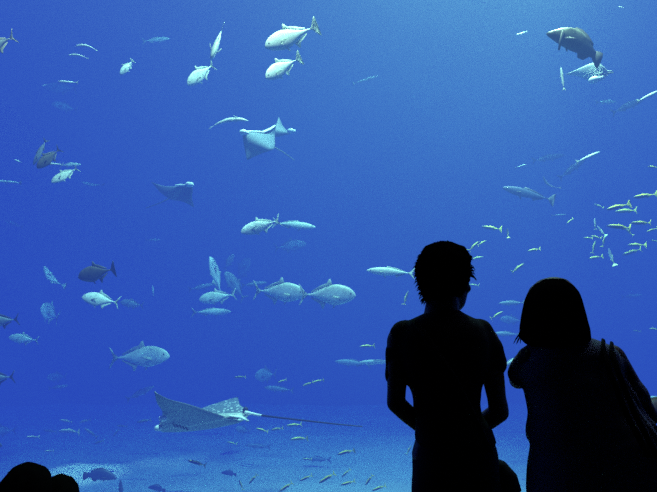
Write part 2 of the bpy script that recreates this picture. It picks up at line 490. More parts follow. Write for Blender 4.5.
fish(J, 'long pale fish head right under the tight cluster', 'slim', 'silver', 211, 312, 40, 11.2, 1)
fish('faint_fish', 'faint fish sticking out left of the tight cluster', 'slim', 'silver', 201, 287, 26, 13.2, 12)
fish('faint_fish', 'faint grey fish right of the tight cluster behind the middle jack', 'slim', 'grey', 254, 284, 26, 13, 6)
fish(J, 'silver jack head right, left one of the two big jacks in line', 'jack', 'silver', 279, 292, 53, 9.4, -3, out=8, roll=6, deep=1.12)
fish(J, 'silver jack head right, right one of the two big jacks in line', 'jack', 'silver', 327, 295, 57, 9.0, 0, out=8, roll=6, deep=1.12)
fish(J, 'long pale fish heading left just before the short haired man', 'slim', 'silver', 391, 272, 49, 8.6, 176)
fish('faint_fish', 'blurry pale fish, left one of the two touching beside the arm of the man', 'slim', 'silver', 353, 363, 36, 12.4, 175)
fish(J, 'pale plump fish, right one of the two touching beside the arm of the man', 'slim', 'silver', 377, 362, 36, 10.6, 182, roll=-40)
fish('faint_fish', 'faint round pale fish above the tail of the big ray', 'jack', 'silver', 266, 375, 20, 13.4, 175, out=40, deep=1.5)
fish('faint_fish', 'faint long pale fish below the faint round fish above the ray tail', 'slim', 'silver', 279, 389, 30, 12.6, 174)
fish('faint_fish', 'faint pale blob of a fish under the ray tail root', 'jack', 'silver', 243, 430, 15, 13, 150, out=40)
fish('faint_fish', 'faint pale wide fish over the sand below the ray tail', 'slim', 'silver', 258, 446, 25, 12.8, 176)
fish('faint_fish', 'faint pale long fish low over the sand right of centre', 'slim', 'silver', 317, 459, 28, 13, 176)
# --- between the two standing people and beside them
fish('faint_fish', 'pale fish between the two standing people at head height', 'slim', 'silver', 512, 303, 27, 11, 182)
fish('faint_fish', 'dim fish between the two standing people at chin height', 'jack', 'silver', 512, 320, 24, 13.4, 176)
fish('faint_fish', 'pale low fish left of the hair tips of the woman', 'slim', 'silver', 507, 334, 27, 11.5, 178)
fish(J, 'bright bit of fish between the sleeves of the two standing people', 'slim', 'white', 512, 362, 30, 8.2, 24)
fish(J, 'pale fish at the right edge above the forearm of the woman', 'slim', 'silver', 662, 400, 34, 8.4, 172)
fish('faint_fish', 'faint pale streak in the water right of the woman head', 'slim', 'silver', 632, 296, 22, 15, 5)
fish('faint_fish', 'faint thin streak above the right school', 'needle', 'silver', 559, 215, 16, 12, 3)

# --- small yellow-tailed fish: one mesh each, built once and copied
def small_mesh(mat, bend):
    bm = loft_body('slim', bend, 10, 12)
    fin_plate(bm, [(x, z * 1.45) for x, z in tail_outline('slim')], bend, .008)
    fin_plate(bm, KINDS['slim']['dorsal'], bend, .006)
    fin_plate(bm, KINDS['slim']['anal'], bend, .006)
    me = to_mesh(bm, 'yellowtail'); me.materials.append(M[mat])
    return me


SM = {(m, b): small_mesh(m, b) for m in ('ytail', 'ytail_pale', 'ytail_white', 'ytail_dim') for b in (-.5, 0, .5)}


def small(px, py, L, Y, th, label, mat='ytail', b=0, out=0, roll=0, group='small yellow tailed fish'):
    o = link('yellowtail_fish', SM[(mat, b)])
    # px, py give the tail end for a dark body, the middle otherwise
    o.matrix_world = orient(px, py, Y, th, out, roll, L / F_PX * Y / max(.3, math.cos(math.radians(out))))
    tag(o, label, 'fish', group)
    return o


gr, gb, gc, gl = ('yellow tailed fish school by the right edge', 'yellow tailed fish over the sand',
                  'yellow tailed fish between and above the standing people', 'faint small fish at lower left')
R = [  # right-hand school
 (644, 196, 24, 8.6, 188, 'dark yellow tailed fish at the right edge, topmost of the right school', 'ytail', .5),
 (653, 167, 12, 9.5, 175, 'small dim fish at the right edge above the right school', 'ytail', 0),
 (617, 207, 24, 8.4, 194, 'dark yellow tailed fish at upper left of the right school', 'ytail', .5),
 (626, 211, 23, 9.2, 184, 'blue grey yellow tailed fish tucked under the upper left one of the right school', 'ytail_pale', 0),
 (620, 227, 26, 8.2, 174, 'dark long yellow tailed fish in the middle of the right school', 'ytail', -.5),
 (629, 232, 12, 9.6, 140, 'small yellow tail tip under the dark long fish of the right school', 'ytail_pale', 0),
 (641, 223, 21, 8.8, 180, 'dark yellow tailed fish right of the dark long one in the right school', 'ytail', 0),
 (652, 230, 12, 9.3, 200, 'small yellow tailed fish near the right edge below the others', 'ytail', 0),
 (636, 245, 18, 8.7, 180, 'bright yellow thin fish low in the right school', 'ytail_pale', .5),
 (632, 252, 21, 10.5, 198, 'dim dark fish below the bright yellow thin fish of the right school', 'ytail', 0),
 (599, 206, 11, 10.5, 160, 'faint yellow fish left above the right school', 'ytail_pale', 0),
 (595, 224, 12, 8.6, 95, 'white upright fish, topmost of the small knot left of the right school', 'ytail_white', 0),
 (601, 231, 13, 9, 130, 'pale tilted fish under the white upright fish of the small knot', 'ytail_white', .5),
 (596, 237, 12, 9.1, 170, 'yellowish fish in the middle of the small knot', 'ytail_pale', 0),
 (588, 238, 10, 9.6, 178, 'tiny dim fish at the left end of the small knot', 'ytail_pale', 0),
 (604, 241, 12, 9.2, 80, 'yellowish upright fish at the right of the small knot', 'ytail_pale', .5),
 (594, 247, 14, 9.9, 75, 'dim upright fish low in the small knot', 'ytail_pale', 0),
 (595, 257.5, 14, 8.8, 190, 'bright yellow fish lying level at the bottom of the small knot', 'ytail_pale', .5),
 (611, 257, 18, 8.6, 108, 'long pale steep fish between the small knot and the right school', 'ytail_white', .5),
 (655, 241, 9, 10, 170, 'tiny yellowish fish at the right edge low beside the right school', 'ytail_pale', 0),
 (570, 221, 9, 9.8, 220, 'tiny pale yellow fish left of the small knot, on its own', 'ytail_pale', 0),
 (654, 329, 10, 9.4, 176, 'yellow streak of a fish at the right edge above the arm of the woman', 'ytail_pale', 0),
 (637, 331, 9, 12, 176, 'very dim small fish left of the yellow streak at the right edge', 'ytail_pale', 0),
]
for a in R: small(*a[:6], mat=a[6], b=a[7], group=gr)
C_ = [
 (491, 228, 20, 9, 172, 'yellow tailed fish above the gap between man and woman, highest of them', 'ytail_pale', .5),
 (507.5, 233, 10, 9.4, 95, 'tiny upright yellow fish right of the highest one above the gap', 'ytail_pale', .5),
 (474, 246, 15, 8.8, 42, 'yellow tailed fish touching the hair of the man at the upper right', 'ytail_pale', 0),
 (482, 243, 11, 9.6, 30, 'thin dim yellow fish right of the one touching the hair of the man', 'ytail_pale', 0),
 (477, 258, 14, 11, 8, 'dim level fish beside the hair of the man', 'ytail_pale', 0),
 (534, 250, 14, 9, 190, 'yellow tailed fish just above the head of the woman, right one', 'ytail_pale', 0),
 (518, 268, 16, 8.9, 35, 'yellow tailed fish just above the head of the woman, left one', 'ytail_pale', 0),
 (474, 285, 11, 11.5, 175, 'tiny dim fish beside the face of the man', 'ytail_pale', 0),
 (497, 315, 15, 9.3, 30, 'yellow tailed fish over the right shoulder of the man', 'ytail_pale', 0),
 (406, 298, 15, 9, 72, 'small steep pale fish left of the neck of the man', 'ytail_pale', 0),
 (409, 450, 11, 9.4, 60, 'small steep yellow fish left of the hip of the man', 'ytail_pale', 0),
]
for a in C_: small(*a[:6], mat=a[6], b=a[7], group=gc)
B_ = [
 (240, 377, 12, 9.4, 185, 'yellow tailed fish highest above the body of the big ray', 'ytail_pale', 0),
 (282, 381, 10, 9.7, 200, 'tiny yellow fish right of the faint round fish', 'ytail_pale', 0),
 (308, 384, 12, 9, 200, 'yellow tailed fish, left of the touching pair above the ray tail', 'ytail_pale', 0),
 (318, 381, 12, 9.3, 195, 'yellow tailed fish, right of the touching pair above the ray tail', 'ytail_pale', .5),
 (367, 346, 15, 9, 185, 'yellow tailed fish above the two plump pale fish beside the man', 'ytail_pale', .5),
 (262, 430, 13, 8.9, 165, 'yellow tailed fish under the ray tail, first from its root', 'ytail_pale', 0),
 (277, 429, 13, 9.1, 190, 'yellow tailed fish under the ray tail, second from its root', 'ytail_pale', 0),
 (294, 425, 16, 8.8, 185, 'yellow tailed fish right against the underside of the ray tail', 'ytail_pale', 0),
 (299, 438.5, 18, 8.6, 186, 'bright yellow thin fish below the middle of the ray tail', 'ytail_pale', .5),
 (346, 452, 18, 9, 196, 'yellow tailed fish below the tip of the ray tail', 'ytail', .5),
 (197, 463, 19, 8.4, 164, 'dark blue fish with yellow tail under the big ray', 'ytail', 0),
 (232, 443, 11, 11, 170, 'dim small fish just beneath the big ray', 'ytail_pale', 0),
 (306, 478, 14, 8.8, 205, 'yellow tailed fish low over the sand, left of a longer dark one', 'ytail', 0),
 (327, 478, 19, 8.3, 212, 'longer dark yellow tailed fish slanting low over the sand', 'ytail', 0),
 (346, 473, 12, 9, 225, 'steep yellow tailed fish right of the longer dark slanting one', 'ytail_pale', 0),
 (348, 483, 15, 8.5, 196, 'dark yellow tailed fish right under the steep one', 'ytail', 0),
 (286, 487, 16, 8.4, 215, 'dark yellow tailed fish at the bottom edge near the centre', 'ytail', 0),
 (253, 479, 13, 9.3, 230, 'dark steep fish over the sand left of centre, right one of two', 'ytail', 0),
 (241, 485, 11, 9.5, 110, 'dark steep fish over the sand left of centre, left one of two', 'ytail', 0),
 (307, 459, 10, 11, 180, 'dim small fish at the left end of a faint long fish over the sand', 'ytail_pale', 0),
 (369, 480, 13, 8.9, 235, 'steep dark yellow tailed fish left of the thigh of the man', 'ytail', 0),
 (379, 488, 15, 8.7, 200, 'dark yellow tailed fish at the bottom edge near the man', 'ytail', 0),
]
for a in B_: small(*a[:6], mat=a[6], b=a[7], group=gb)
for a in [
 (66, 421, 13, 12.4, 170, 'faint small fish above the others of the dim lower left school', 'ytail_dim', 0),
 (85, 421, 12, 12.5, 195, 'faint slanting fish at the upper right of the dim lower left school', 'ytail_dim', 0),
 (70, 431, 22, 12.2, 178, 'longest faint fish in the dim lower left school', 'ytail_dim', .5),
 (91, 433, 16, 12, 145, 'faint fish slanting down right in the dim lower left school', 'ytail_dim', 0),
 (50, 431, 14, 13, 175, 'faint fish at the left end of the dim lower left school', 'ytail_dim', 0),
 (122, 426, 11, 12.2, 175, 'faint short fish right of the dim lower left school, upper one', 'ytail_dim', 0),
 (116, 433, 10, 12.3, 230, 'faint short fish right of the dim lower left school, lower one', 'ytail_dim', 0),
 (33, 437, 14, 11.5, 180, 'faint fish lower left of the dim school above the seated people', 'ytail_dim', 0),
 (99, 442, 10, 10.8, 200, 'small yellowish fish just above the bright sand', 'ytail_dim', 0),
 (144, 421, 15, 11, 190, 'small pale fish left of the head of the big ray', 'ytail_dim', 0),
 (49, 451, 10, 12, 180, 'tiny faint fish above the darker seated head', 'ytail_dim', 0)]:
    small(*a[:6], mat=a[6], b=a[7], group=gl)

# ------------------------------------------------------------------ rays
def ray_skin(name, top, under, spots=0.0, rim=0.0):
    """dark (or spotted) back, pale belly: told apart by the outward side of the surface itself"""
    m, nt, b = nmat(name)
    vc = nt.nodes.new('ShaderNodeVertexColor'); vc.layer_name = 'side'
    tc = nt.nodes.new('ShaderNodeTexCoord')
    vo = nt.nodes.new('ShaderNodeTexVoronoi'); vo.inputs['Scale'].default_value = 16
    nt.links.new(tc.outputs['Object'], vo.inputs['Vector'])
    mr = nt.nodes.new('ShaderNodeMapRange'); mr.inputs['From Min'].default_value = .32; mr.inputs['From Max'].default_value = .22
    mr.inputs['To Max'].default_value = spots
    nt.links.new(vo.outputs['Distance'], mr.inputs['Value'])
    sp = nt.nodes.new('ShaderNodeMix'); sp.data_type = 'RGBA'
    sp.inputs['A'].default_value = (*top, 1); sp.inputs['B'].default_value = (.85, .9, .8, 1)
    nt.links.new(mr.outputs[0], sp.inputs['Factor'])
    se = nt.nodes.new('ShaderNodeSeparateColor')
    nt.links.new(vc.outputs['Color'], se.inputs[0])
    a = nt.nodes.new('ShaderNodeMix'); a.data_type = 'RGBA'
    a.inputs['B'].default_value = (*under, 1)
    nt.links.new(sp.outputs['Result'], a.inputs['A'])
    nt.links.new(se.outputs['Red'], a.inputs['Factor'])
    # dusky wing margin on the belly side
    c = nt.nodes.new('ShaderNodeMix'); c.data_type = 'RGBA'
    c.inputs['B'].default_value = (.05, .06, .08, 1)
    nt.links.new(a.outputs['Result'], c.inputs['A'])
    nt.links.new(se.outputs['Green'], c.inputs['Factor'])
    nt.links.new(c.outputs['Result'], b.inputs['Base Color'])
    b.inputs['Roughness'].default_value = .5
    return m


def wing_sheet(chords, thick, nu=30, nv=16, flip=False, dusk=.85):
    """chords: (leading point, trailing point) pairs from wing tip to wing tip, world points; returns a closed thin surface"""
    n = len(chords)
    le = [(i / (n - 1), c[0]) for i, c in enumerate(chords)]
    te = [(i / (n - 1), c[1]) for i, c in enumerate(chords)]
    def sm(tab, t):
        return Vector([smooth_table([(a, v[k]) for a, v in tab], t) for k in range(3)])
    grid = []
    for i in range(nu + 1):
        t = i / nu
        a, b = sm(le, t), sm(te, t)
        grid.append([a.lerp(b, j / nv) for j in range(nv + 1)])
    bm = bmesh.new()
    lay = bm.loops.layers.color.new('side')
    top, bot = [], []
    for i in range(nu + 1):
        rt, rb = [], []
        for j in range(nv + 1):
            p = grid[i][j]
            du = grid[min(nu, i + 1)][j] - grid[max(0, i - 1)][j]
            dv = grid[i][min(nv, j + 1)] - grid[i][max(0, j - 1)]
            nn = du.cross(dv)
            nn = nn.normalized() if nn.length > 1e-9 else Vector((0, 0, 1))
            if flip: nn = -nn
            t, v = i / nu, j / nv
            h = thick * (.12 + math.sin(math.pi * t) ** 2.2) * (math.sin(math.pi * min(1, v * .92 + .06)) ** .6) + .002
            if v == 0 or v == 1: h = .0015
            rt.append(bm.verts.new(p + nn * h)); rb.append(bm.verts.new(p - nn * h))
        top.append(rt); bot.append(rb)
    def quad(vs, side):
        try: f = bm.faces.new(vs)
        except ValueError: return
        for l, (t, v) in zip(f.loops, side[1]):
            e = max(0, (abs(t - .5) * 2 - .72) / .28) ** 1.2
            e = max(e, max(0, (v - .86) / .14) * .7)
            l[lay] = (side[0], e * dusk, 0, 1)
    for i in range(nu):
        for j in range(nv):
            uv = [(i / nu, j / nv), ((i + 1) / nu, j / nv), ((i + 1) / nu, (j + 1) / nv), (i / nu, (j + 1) / nv)]
            quad([top[i][j], top[i + 1][j], top[i + 1][j + 1], top[i][j + 1]], (0, uv))
            quad([bot[i][j + 1], bot[i + 1][j + 1], bot[i + 1][j], bot[i][j]], (1, uv[::-1]))
        for j in (0, nv):
            quad([top[i][j], bot[i][j], bot[i + 1][j], top[i + 1][j]], (1 if j == 0 else 0, [(i / nu, j / nv)] * 2 + [((i + 1) / nu, j / nv)] * 2))
    for i in (0, nu):
        for j in range(nv):
            quad([top[i][j], top[i][j + 1], bot[i][j + 1], bot[i][j]], (0, [(i / nu, j / nv)] * 4))
    return bm


def w(pts): return [(P(*a), P(*b)) for a, b in pts]


def make_ray(name, label, chords, skin, thick, flip, parts, origin):
    r = D.objects.new(name, None); COL.objects.link(r)
    r.location = P(*origin); tag(r, label, 'ray')
    inv = Matrix.Translation(-r.location)
    bm = wing_sheet(w(chords), thick, flip=flip)
    me = to_mesh(bm, 'body'); me.transform(inv)
    link('body', me, skin, r)
    for nm, b, mt in parts:
        me = to_mesh(b, nm); me.transform(inv); link(nm, me, mt, r)
    return r


skinA = ray_skin('spotted_ray_skin', (.17, .20, .20), (.26, .30, .33), 1.0)
skinB = ray_skin('pale_ray_skin', (.14, .17, .19), (.20, .25, .28), .0)
M['ray_white'] = plain('ray_white_skin', (.85, .9, .82), .5, .15, 30)
M['ray_dark'] = plain('ray_dark_skin', (.025, .025, .03), .5, .2, 20)

# big spotted ray: near wing raised towards the glass, far wing behind, long whip tail
Y0 = 7.4
ch = [((154.5, 391.5, 6.5), (155.5, 393, 6.5)),
      ((157, 403, 6.62), (171, 400, 6.6)),
      ((162.5, 412, 6.8), (189, 404.5, 6.8)),
      ((160, 422, 7.1), (212, 412, 7.0)),
      ((158, 430, 7.5), (240, 421, 7.2)),
      ((176, 424, 7.85), (249, 414, 7.35)),
      ((196, 411, 8.1), (246, 409, 7.6)),
      ((214, 404, 8.35), (240, 404.5, 8.0)),
      ((237, 397, 8.6), (238, 398, 8.6))]
parts = []
bm = bmesh.new()
tube(bm, [P(156.5, 429, 7.35), P(163, 426.5, 7.32), P(176, 424.5, 7.25), P(196, 421, 7.2), P(220, 417.5, 7.15), P(240, 415, 7.15), P(250, 414.2, 7.18)],
     [.028, .06, .085, .095, .075, .045, .02], flat=.6)
parts.append(('back', bm, grad('spotted_back', [(0, (.55, .6, .55)), (1, (.75, .8, .7))], lo=-1, hi=1, mott=.55, scale=30)))
for a in ((163.0, 418.5, 6.78), (158.5, 428.0, 7.2)):
    bm = bmesh.new(); ball(bm, P(*a), .05, .05, .036, sub=2); tube(bm, [P(*a), P(a[0] - 2.5, a[1] + 1.5, a[2])], [.03, .012])
    parts.append(('snout_lobe', bm, M['ray_white']))
bm = bmesh.new()
for k in range(5):
    a = P(173 + k * 3.2, 423.6 + k * .95, 7.02); b = P(175 + k * 3.2, 426.2 + k * .9, 7.02)
    tube(bm, [a, b], [.009, .007], 8)
parts.append(('gill_slits', bm, M['ray_dark']))
bm = bmesh.new()
fo = [P(243, 414, 7.15), P(242.5, 409, 7.15), P(245, 406.5, 7.15), P(248, 408, 7.15), P(248.5, 413.5, 7.15)]
va = [bm.verts.new(p + Vector((0, .008, 0))) for p in fo]; vb = [bm.verts.new(p - Vector((0, .008, 0))) for p in fo]
bm.faces.new(va); bm.faces.new(vb[::-1])
for i in range(5): bm.faces.new((va[i], vb[i], vb[(i + 1) % 5], va[(i + 1) % 5]))
parts.append(('dorsal_fin', bm, M['ray_dark']))
for s in ((236, 419, 7.1), (232, 420.5, 7.12)):
    pass
bm = bmesh.new()
tube(bm, [P(228, 418.5, 7.06), P(233, 417.5, 7.05), P(238, 418.5, 7.08)], [.012, .026, .010], flat=.5)
parts.append(('pelvic_fin', bm, M['ray_dark']))
bm = bmesh.new()
tube(bm, [P(232, 416, 7.1), P(241, 417, 7.1), P(249, 421, 7.1), P(246, 421.8, 7.1)], [.03, .045, .02, .01], flat=.4)
parts.append(('pelvic_fin', bm, M['ray_white']))
bm = bmesh.new()
tube(bm, [P(246, 412.5, 7.14), P(258, 415, 7.1), P(270, 416.4, 7.05)], [.022, .014, .009])
parts.append(('tail_base', bm, M['ray_white']))
bm = bmesh.new()
tube(bm, [P(262, 415.5, 7.08), P(280, 417.8, 7.0), P(305, 420.6, 6.9), P(335, 424, 6.8), P(362, 426.5, 6.7)], [.0125, .0105, .0095, .008, .006], 8)
parts.append(('whip_tail', bm, M['ray_dark']))
make_ray('spotted_eagle_ray', 'big spotted ray at the bottom left with one wing raised and a long whip tail', ch, skinA, .05, True, parts, (205, 420, 7.3))

# pale ray in the middle distance, wings spread, seen from below
def small_ray(label, chords, head, tail, flip, origin, skin=skinB, white_edge=None, thick=.04, name='pale_ray'):
    pr = []
    bm = bmesh.new(); ball(bm, P(*head[:3]), .07, .09, .045, sub=2)
    tube(bm, [P(*head[:3]), P(head[0] + (head[3] if len(head) > 3 else 0), head[1], head[2])], [.04, .03])
    pr.append(('head', bm, M['ray_white']))
    if tail:
        bm = bmesh.new(); tube(bm, [P(*t) for t in tail], [.012 - .002 * i for i in range(len(tail))], 8)
        pr.append(('whip_tail', bm, M['fin_grey']))
    if white_edge:
        bm = bmesh.new(); tube(bm, [P(*t) for t in white_edge], [.022] + [.028] * (len(white_edge) - 2) + [.015], 8, flat=.7)
        pr.append(('wing_edge', bm, M['ray_white']))
    return make_ray(name, label, chords, skin, thick, flip, pr, origin)


small_ray('grey ray with white front rim and wing tips pointing left and down, left of centre',
          [((151.5, 182, 10.0), (152.5, 183, 10.0)), ((164, 186, 9.8), (160, 192, 9.9)), ((176, 186, 9.6), (168, 198, 9.8)),
           ((190, 184, 9.5), (172, 200, 9.9)), ((192.5, 190, 9.5), (180, 201, 9.8)), ((192, 198, 9.6), (186, 203, 9.7)), ((194, 206.5, 9.8), (193, 206.8, 9.8))],
          (189.5, 184.5, 9.45), [(172, 197, 9.8), (160, 203, 10.3), (146, 208, 10.8)], False, (182, 190, 9.6),
          white_edge=[(176, 185.3, 9.55), (184, 185.2, 9.5), (190, 184, 9.45)])
small_ray('pale ray with a hanging square wing and white snout under the bright jacks',
          [((247, 160, 9.2), (251, 158, 9.3)), ((244.5, 148, 9.1), (263, 153, 9.4)), ((243, 138, 9.0), (272, 150, 9.5)),
           ((243.5, 132, 9.0), (275, 147, 9.7)), ((251, 131.5, 9.2), (275, 139, 9.9)), ((262, 132, 9.5), (275, 132, 10.0)), ((275, 125, 9.9), (276, 126, 9.9))],
          (243.5, 132.5, 8.95, 4), [(272, 146, 9.6), (283, 152, 10.0), (294, 160, 10.4)], False, (258, 140, 9.3),
          white_edge=[(249, 131.3, 9.1), (256, 131.8, 9.3), (263, 132.2, 9.5), (270, 129, 9.7), (275, 125.5, 9.85)])
small_ray('dim ray with one wing tip straight up, right behind the hanging winged ray',
          [((278.5, 117, 11), (279.5, 118, 11)), ((276, 124, 10.9), (283, 126, 11)), ((270, 130, 10.8), (288, 131, 11)),
           ((266, 134, 10.8), (292, 133, 11)), ((268, 136, 10.8), (288, 134, 11.1)), ((274, 137, 10.9), (282, 136, 11.2))],
          (291, 131, 10.6, 3), None, False, (280, 130, 11), thick=.03)
small_ray('pale cyan ray with a pointed wing just under the big mottled fish',
          [((566.5, 74, 8.4), (567.5, 74.6, 8.4)), ((578, 69, 8.2), (577, 76, 8.3)), ((588, 64.5, 8.0), (585, 79, 8.2)), ((597, 62.5, 7.9), (593, 82, 8.1)),
           ((603, 66, 7.9), (602, 80, 8.1)), ((607, 70, 8.1), (607, 76, 8.2)), ((612, 70.5, 8.4), (612, 72, 8.4))],
          (594, 80, 7.85, 3), [(608, 73, 8.1), (613, 72.5, 8.3)], False, (590, 73, 8.1),
          skin=ray_skin('cyan_ray_skin', (.5, .56, .52), (.62, .70, .64), .0), white_edge=[(597, 79, 7.9), (602, 77, 7.95), (607, 75.5, 8.05)])

# ------------------------------------------------------------------ the viewing hall and the tank
M['hall'] = plain('dark_painted_wall', (.012, .012, .016), .8, .2, 3)
M['carpet'] = plain('dark_carpet', (.010, .010, .014), .95, .3, 80)
M['rock'] = plain('tank_rock', (.10, .12, .13), .95, .6, 1.1, bump=.6)
M['sand'] = plain('coral_sand', (.62, .62, .52), .95, .22, 1.6, bump=.3)
GY = 3.6
hx, hz = 9.0, 6.0
for nm, a, mt in (
    ('floor', (-hx, hx, -5, GY + .02, -.15, 0), 'carpet'),
    ('ceiling', (-hx, hx, -5, GY + .02, hz, hz + .15), 'hall'),
    ('wall_back', (-hx, hx, -5.15, -5, 0, hz), 'hall'),
    ('wall_left', (-hx - .15, -hx, -5, GY + .02, 0, hz), 'hall'),
    ('wall_right', (hx, hx + .15, -5, GY + .02, 0, hz), 'hall'),
):
    tag(bx(nm, *a, mat=M[mt]), kind='structure')
bm = bmesh.new()
box(bm, -8.2, 8.2, GY, GY + .2, 0, .2); box(bm, -8.2, 8.2, GY, GY + .2, 5.8, hz)
box(bm, -hx, -8.2, GY, GY + .2, 0, hz); box(bm, 8.2, hx, GY, GY + .2, 0, hz)
tag(link('wall_front', to_mesh(bm), M['hall'], smooth=False), kind='structure')
bm = bmesh.new()
box(bm, -8.2, 8.2, GY - .05, GY, .14, .2); box(bm, -8.2, 8.2, GY - .05, GY, 5.8, 5.86)
tag(link('trim_1', to_mesh(bm), plain('dark_metal_trim', (.02, .02, .022), .4, .1), smooth=False), kind='structure')

# acrylic pane
m = D.materials.new('acrylic'); m.use_nodes = True
nt = m.node_tree; nt.nodes.clear()
out_ = nt.nodes.new('ShaderNodeOutputMaterial')
tr = nt.nodes.new('ShaderNodeBsdfTransparent'); tr.inputs[0].default_value = (.985, .995, 1, 1)
gl_ = nt.nodes.new('ShaderNodeBsdfGlossy'); gl_.inputs['Roughness'].default_value = .02
fr = nt.nodes.new('ShaderNodeFresnel'); fr.inputs[0].default_value = 1.2
mx = nt.nodes.new('ShaderNodeMixShader')
nt.links.new(fr.outputs[0], mx.inputs[0]); nt.links.new(tr.outputs[0], mx.inputs[1]); nt.links.new(gl_.outputs[0], mx.inputs[2])
nt.links.new(mx.outputs[0], out_.inputs[0])
bm = bmesh.new()
vs = [bm.verts.new(c) for c in ((-8.2, GY + .1, .2), (8.2, GY + .1, .2), (8.2, GY + .1, 5.8), (-8.2, GY + .1, 5.8))]
bm.faces.new(vs)
tag(link('window_1', to_mesh(bm), m, smooth=False), kind='structure')

# tank
TX, TB, TZ = 15.0, 21.0, -2.05
bm = bmesh.new()
bmesh.ops.create_grid(bm, x_segments=120, y_segments=90, size=1)
for v in bm.verts:
    x, y = v.co.x * TX, (v.co.y + 1) / 2 * (TB - GY - .2) + GY + .2
    z = TZ + .12 * noise.noise(Vector((x * .35, y * .5, 0))) + .05 * noise.noise(Vector((x * 1.6, y * 2.4, 3))) \
        + .02 * math.sin(y * 5 + 1.5 * noise.noise(Vector((x * .5, y * .3, 1))))
    v.co = (x, y, z)
tag(link('seabed', to_mesh(bm), M['sand']), 'pale rippled sand covering the bottom of the tank', 'sand', kind='structure')
def rock_wall(nm, f, nu, nv):
    bm = bmesh.new()
    g = [[bm.verts.new(f(i / nu, j / nv)) for j in range(nv + 1)] for i in range(nu + 1)]
    for i in range(nu):
        for j in range(nv):
            bm.faces.new((g[i][j], g[i + 1][j], g[i + 1][j + 1], g[i][j + 1]))
    tag(link(nm, to_mesh(bm), M['rock']), kind='structure')
def nz(a, b, c): return noise.fractal(Vector((a, b, c)), 1, 2, 4)
rock_wall('wall_tank_back', lambda u, v: (-TX + 2*TX*u, TB - .8 + .6 * nz(u * 9, v * 4, 0), TZ - .3 + 15 * v), 90, 40)
rock_wall('wall_tank_left', lambda u, v: (-TX + .6 + .5 * nz(u * 7, v * 4, 5), GY + .2 + (TB - GY) * u, TZ - .3 + 15 * v), 60, 40)
rock_wall('wall_tank_right', lambda u, v: (TX - .6 + .5 * nz(u * 7, v * 4, 9), GY + .2 + (TB - GY) * u, TZ - .3 + 15 * v), 60, 40)
bm = bmesh.new(); box(bm, -TX, TX, GY + .2, GY + .35, TZ - .3, .2)
tag(link('wall_tank_front', to_mesh(bm), M['rock'], smooth=False), kind='structure')

# water: absorbs, scatters the lamp light, and has a faint blue emission standing in for light scattered many times
m = D.materials.new('tank_water'); m.use_nodes = True
nt = m.node_tree; nt.nodes.clear()
out_ = nt.nodes.new('ShaderNodeOutputMaterial')
ABS = (.22, .135, .12)
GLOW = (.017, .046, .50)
SCD = .0125
ab = nt.nodes.new('ShaderNodeVolumeAbsorption')
# absorption coefficient = (1 - colour) * density
dens = .30
ab.inputs['Color'].default_value = (*[1 - a / dens for a in ABS], 1); ab.inputs['Density'].default_value = dens
sc_ = nt.nodes.new('ShaderNodeVolumeScatter'); sc_.inputs['Color'].default_value = (.55, 1, .85, 1)
sc_.inputs['Density'].default_value = SCD; sc_.inputs['Anisotropy'].default_value = .15
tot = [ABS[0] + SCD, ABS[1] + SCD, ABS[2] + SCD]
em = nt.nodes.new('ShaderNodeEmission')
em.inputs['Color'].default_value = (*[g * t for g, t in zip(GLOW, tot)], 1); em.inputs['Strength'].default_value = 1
a1 = nt.nodes.new('ShaderNodeAddShader'); a2 = nt.nodes.new('ShaderNodeAddShader')
nt.links.new(ab.outputs[0], a1.inputs[0]); nt.links.new(sc_.outputs[0], a1.inputs[1])
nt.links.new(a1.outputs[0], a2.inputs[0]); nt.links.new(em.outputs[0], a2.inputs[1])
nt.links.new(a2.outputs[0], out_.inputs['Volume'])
WT = 12.3
ww = bx('water', -TX - .5, TX + .5, GY + .15, TB + .5, TZ - .8, WT, mat=m)
tag(ww, 'blue water filling the whole tank', 'water', kind='stuff')

# ------------------------------------------------------------------ lights
def lamp(name, kind, loc, tgt, energy, col, **k):
    l = D.lights.new(name, kind); l.energy = energy; l.color = col
    for a, b in k.items(): setattr(l, a, b)
    o = D.objects.new(name, l); COL.objects.link(o); o.location = loc
    o.rotation_euler = (Vector(tgt) - Vector(loc)).to_track_quat('-Z', 'Y').to_euler()
    return o

LC = (1.25, 1.0, .60)
lamp('tank_light', 'SPOT', (.6, 4.3, 11.2), (.6, 9.5, 2), 34000, LC, spot_size=math.radians(170), spot_blend=.3, shadow_soft_size=.25)
lamp('sun_shaft', 'SPOT', (-9.5, 9.5, 6.0), P(75, 475, 12.2), 26000, LC, spot_size=math.radians(11), spot_blend=.7, shadow_soft_size=.1)
lamp('sun_shaft', 'SPOT', (-10, 12.5, 6.0), P(165, 458, 13.2), 9000, LC, spot_size=math.radians(9), spot_blend=.8, shadow_soft_size=.1)
lamp('sun_shaft', 'SPOT', P(600, -100, 10) + Vector((0, 0, 1.5)), P(485, 200, 11.0), 9000, LC, spot_size=math.radians(36), spot_blend=1, shadow_soft_size=.1)
lamp('seabed_fill', 'SPOT', (4.0, 8.6, 12.1), (0, 9.2, -2), 50000, LC, spot_size=math.radians(70), spot_blend=1, shadow_soft_size=.1)  # unseen lamp added to brighten the sand
lamp('tank_light', 'SPOT', (3.5, 13, 12.0), (3.5, 13.2, 0), 9000, LC, spot_size=math.radians(160), spot_blend=.5, shadow_soft_size=.25)  # second unseen lamp, added for the glow of the background water
lamp('shoulder_fill', 'AREA', (1.5, 2.9, 4.6), (1.1, 2, 1), 14, (.6, .65, 1), size=1.5)  # added fill with no visible source, lifts the shoulders of the standing people
wd = D.worlds.new('w'); SC.world = wd; wd.use_nodes = True
wd.node_tree.nodes['Background'].inputs[0].default_value = (.002, .0018, .004, 1)

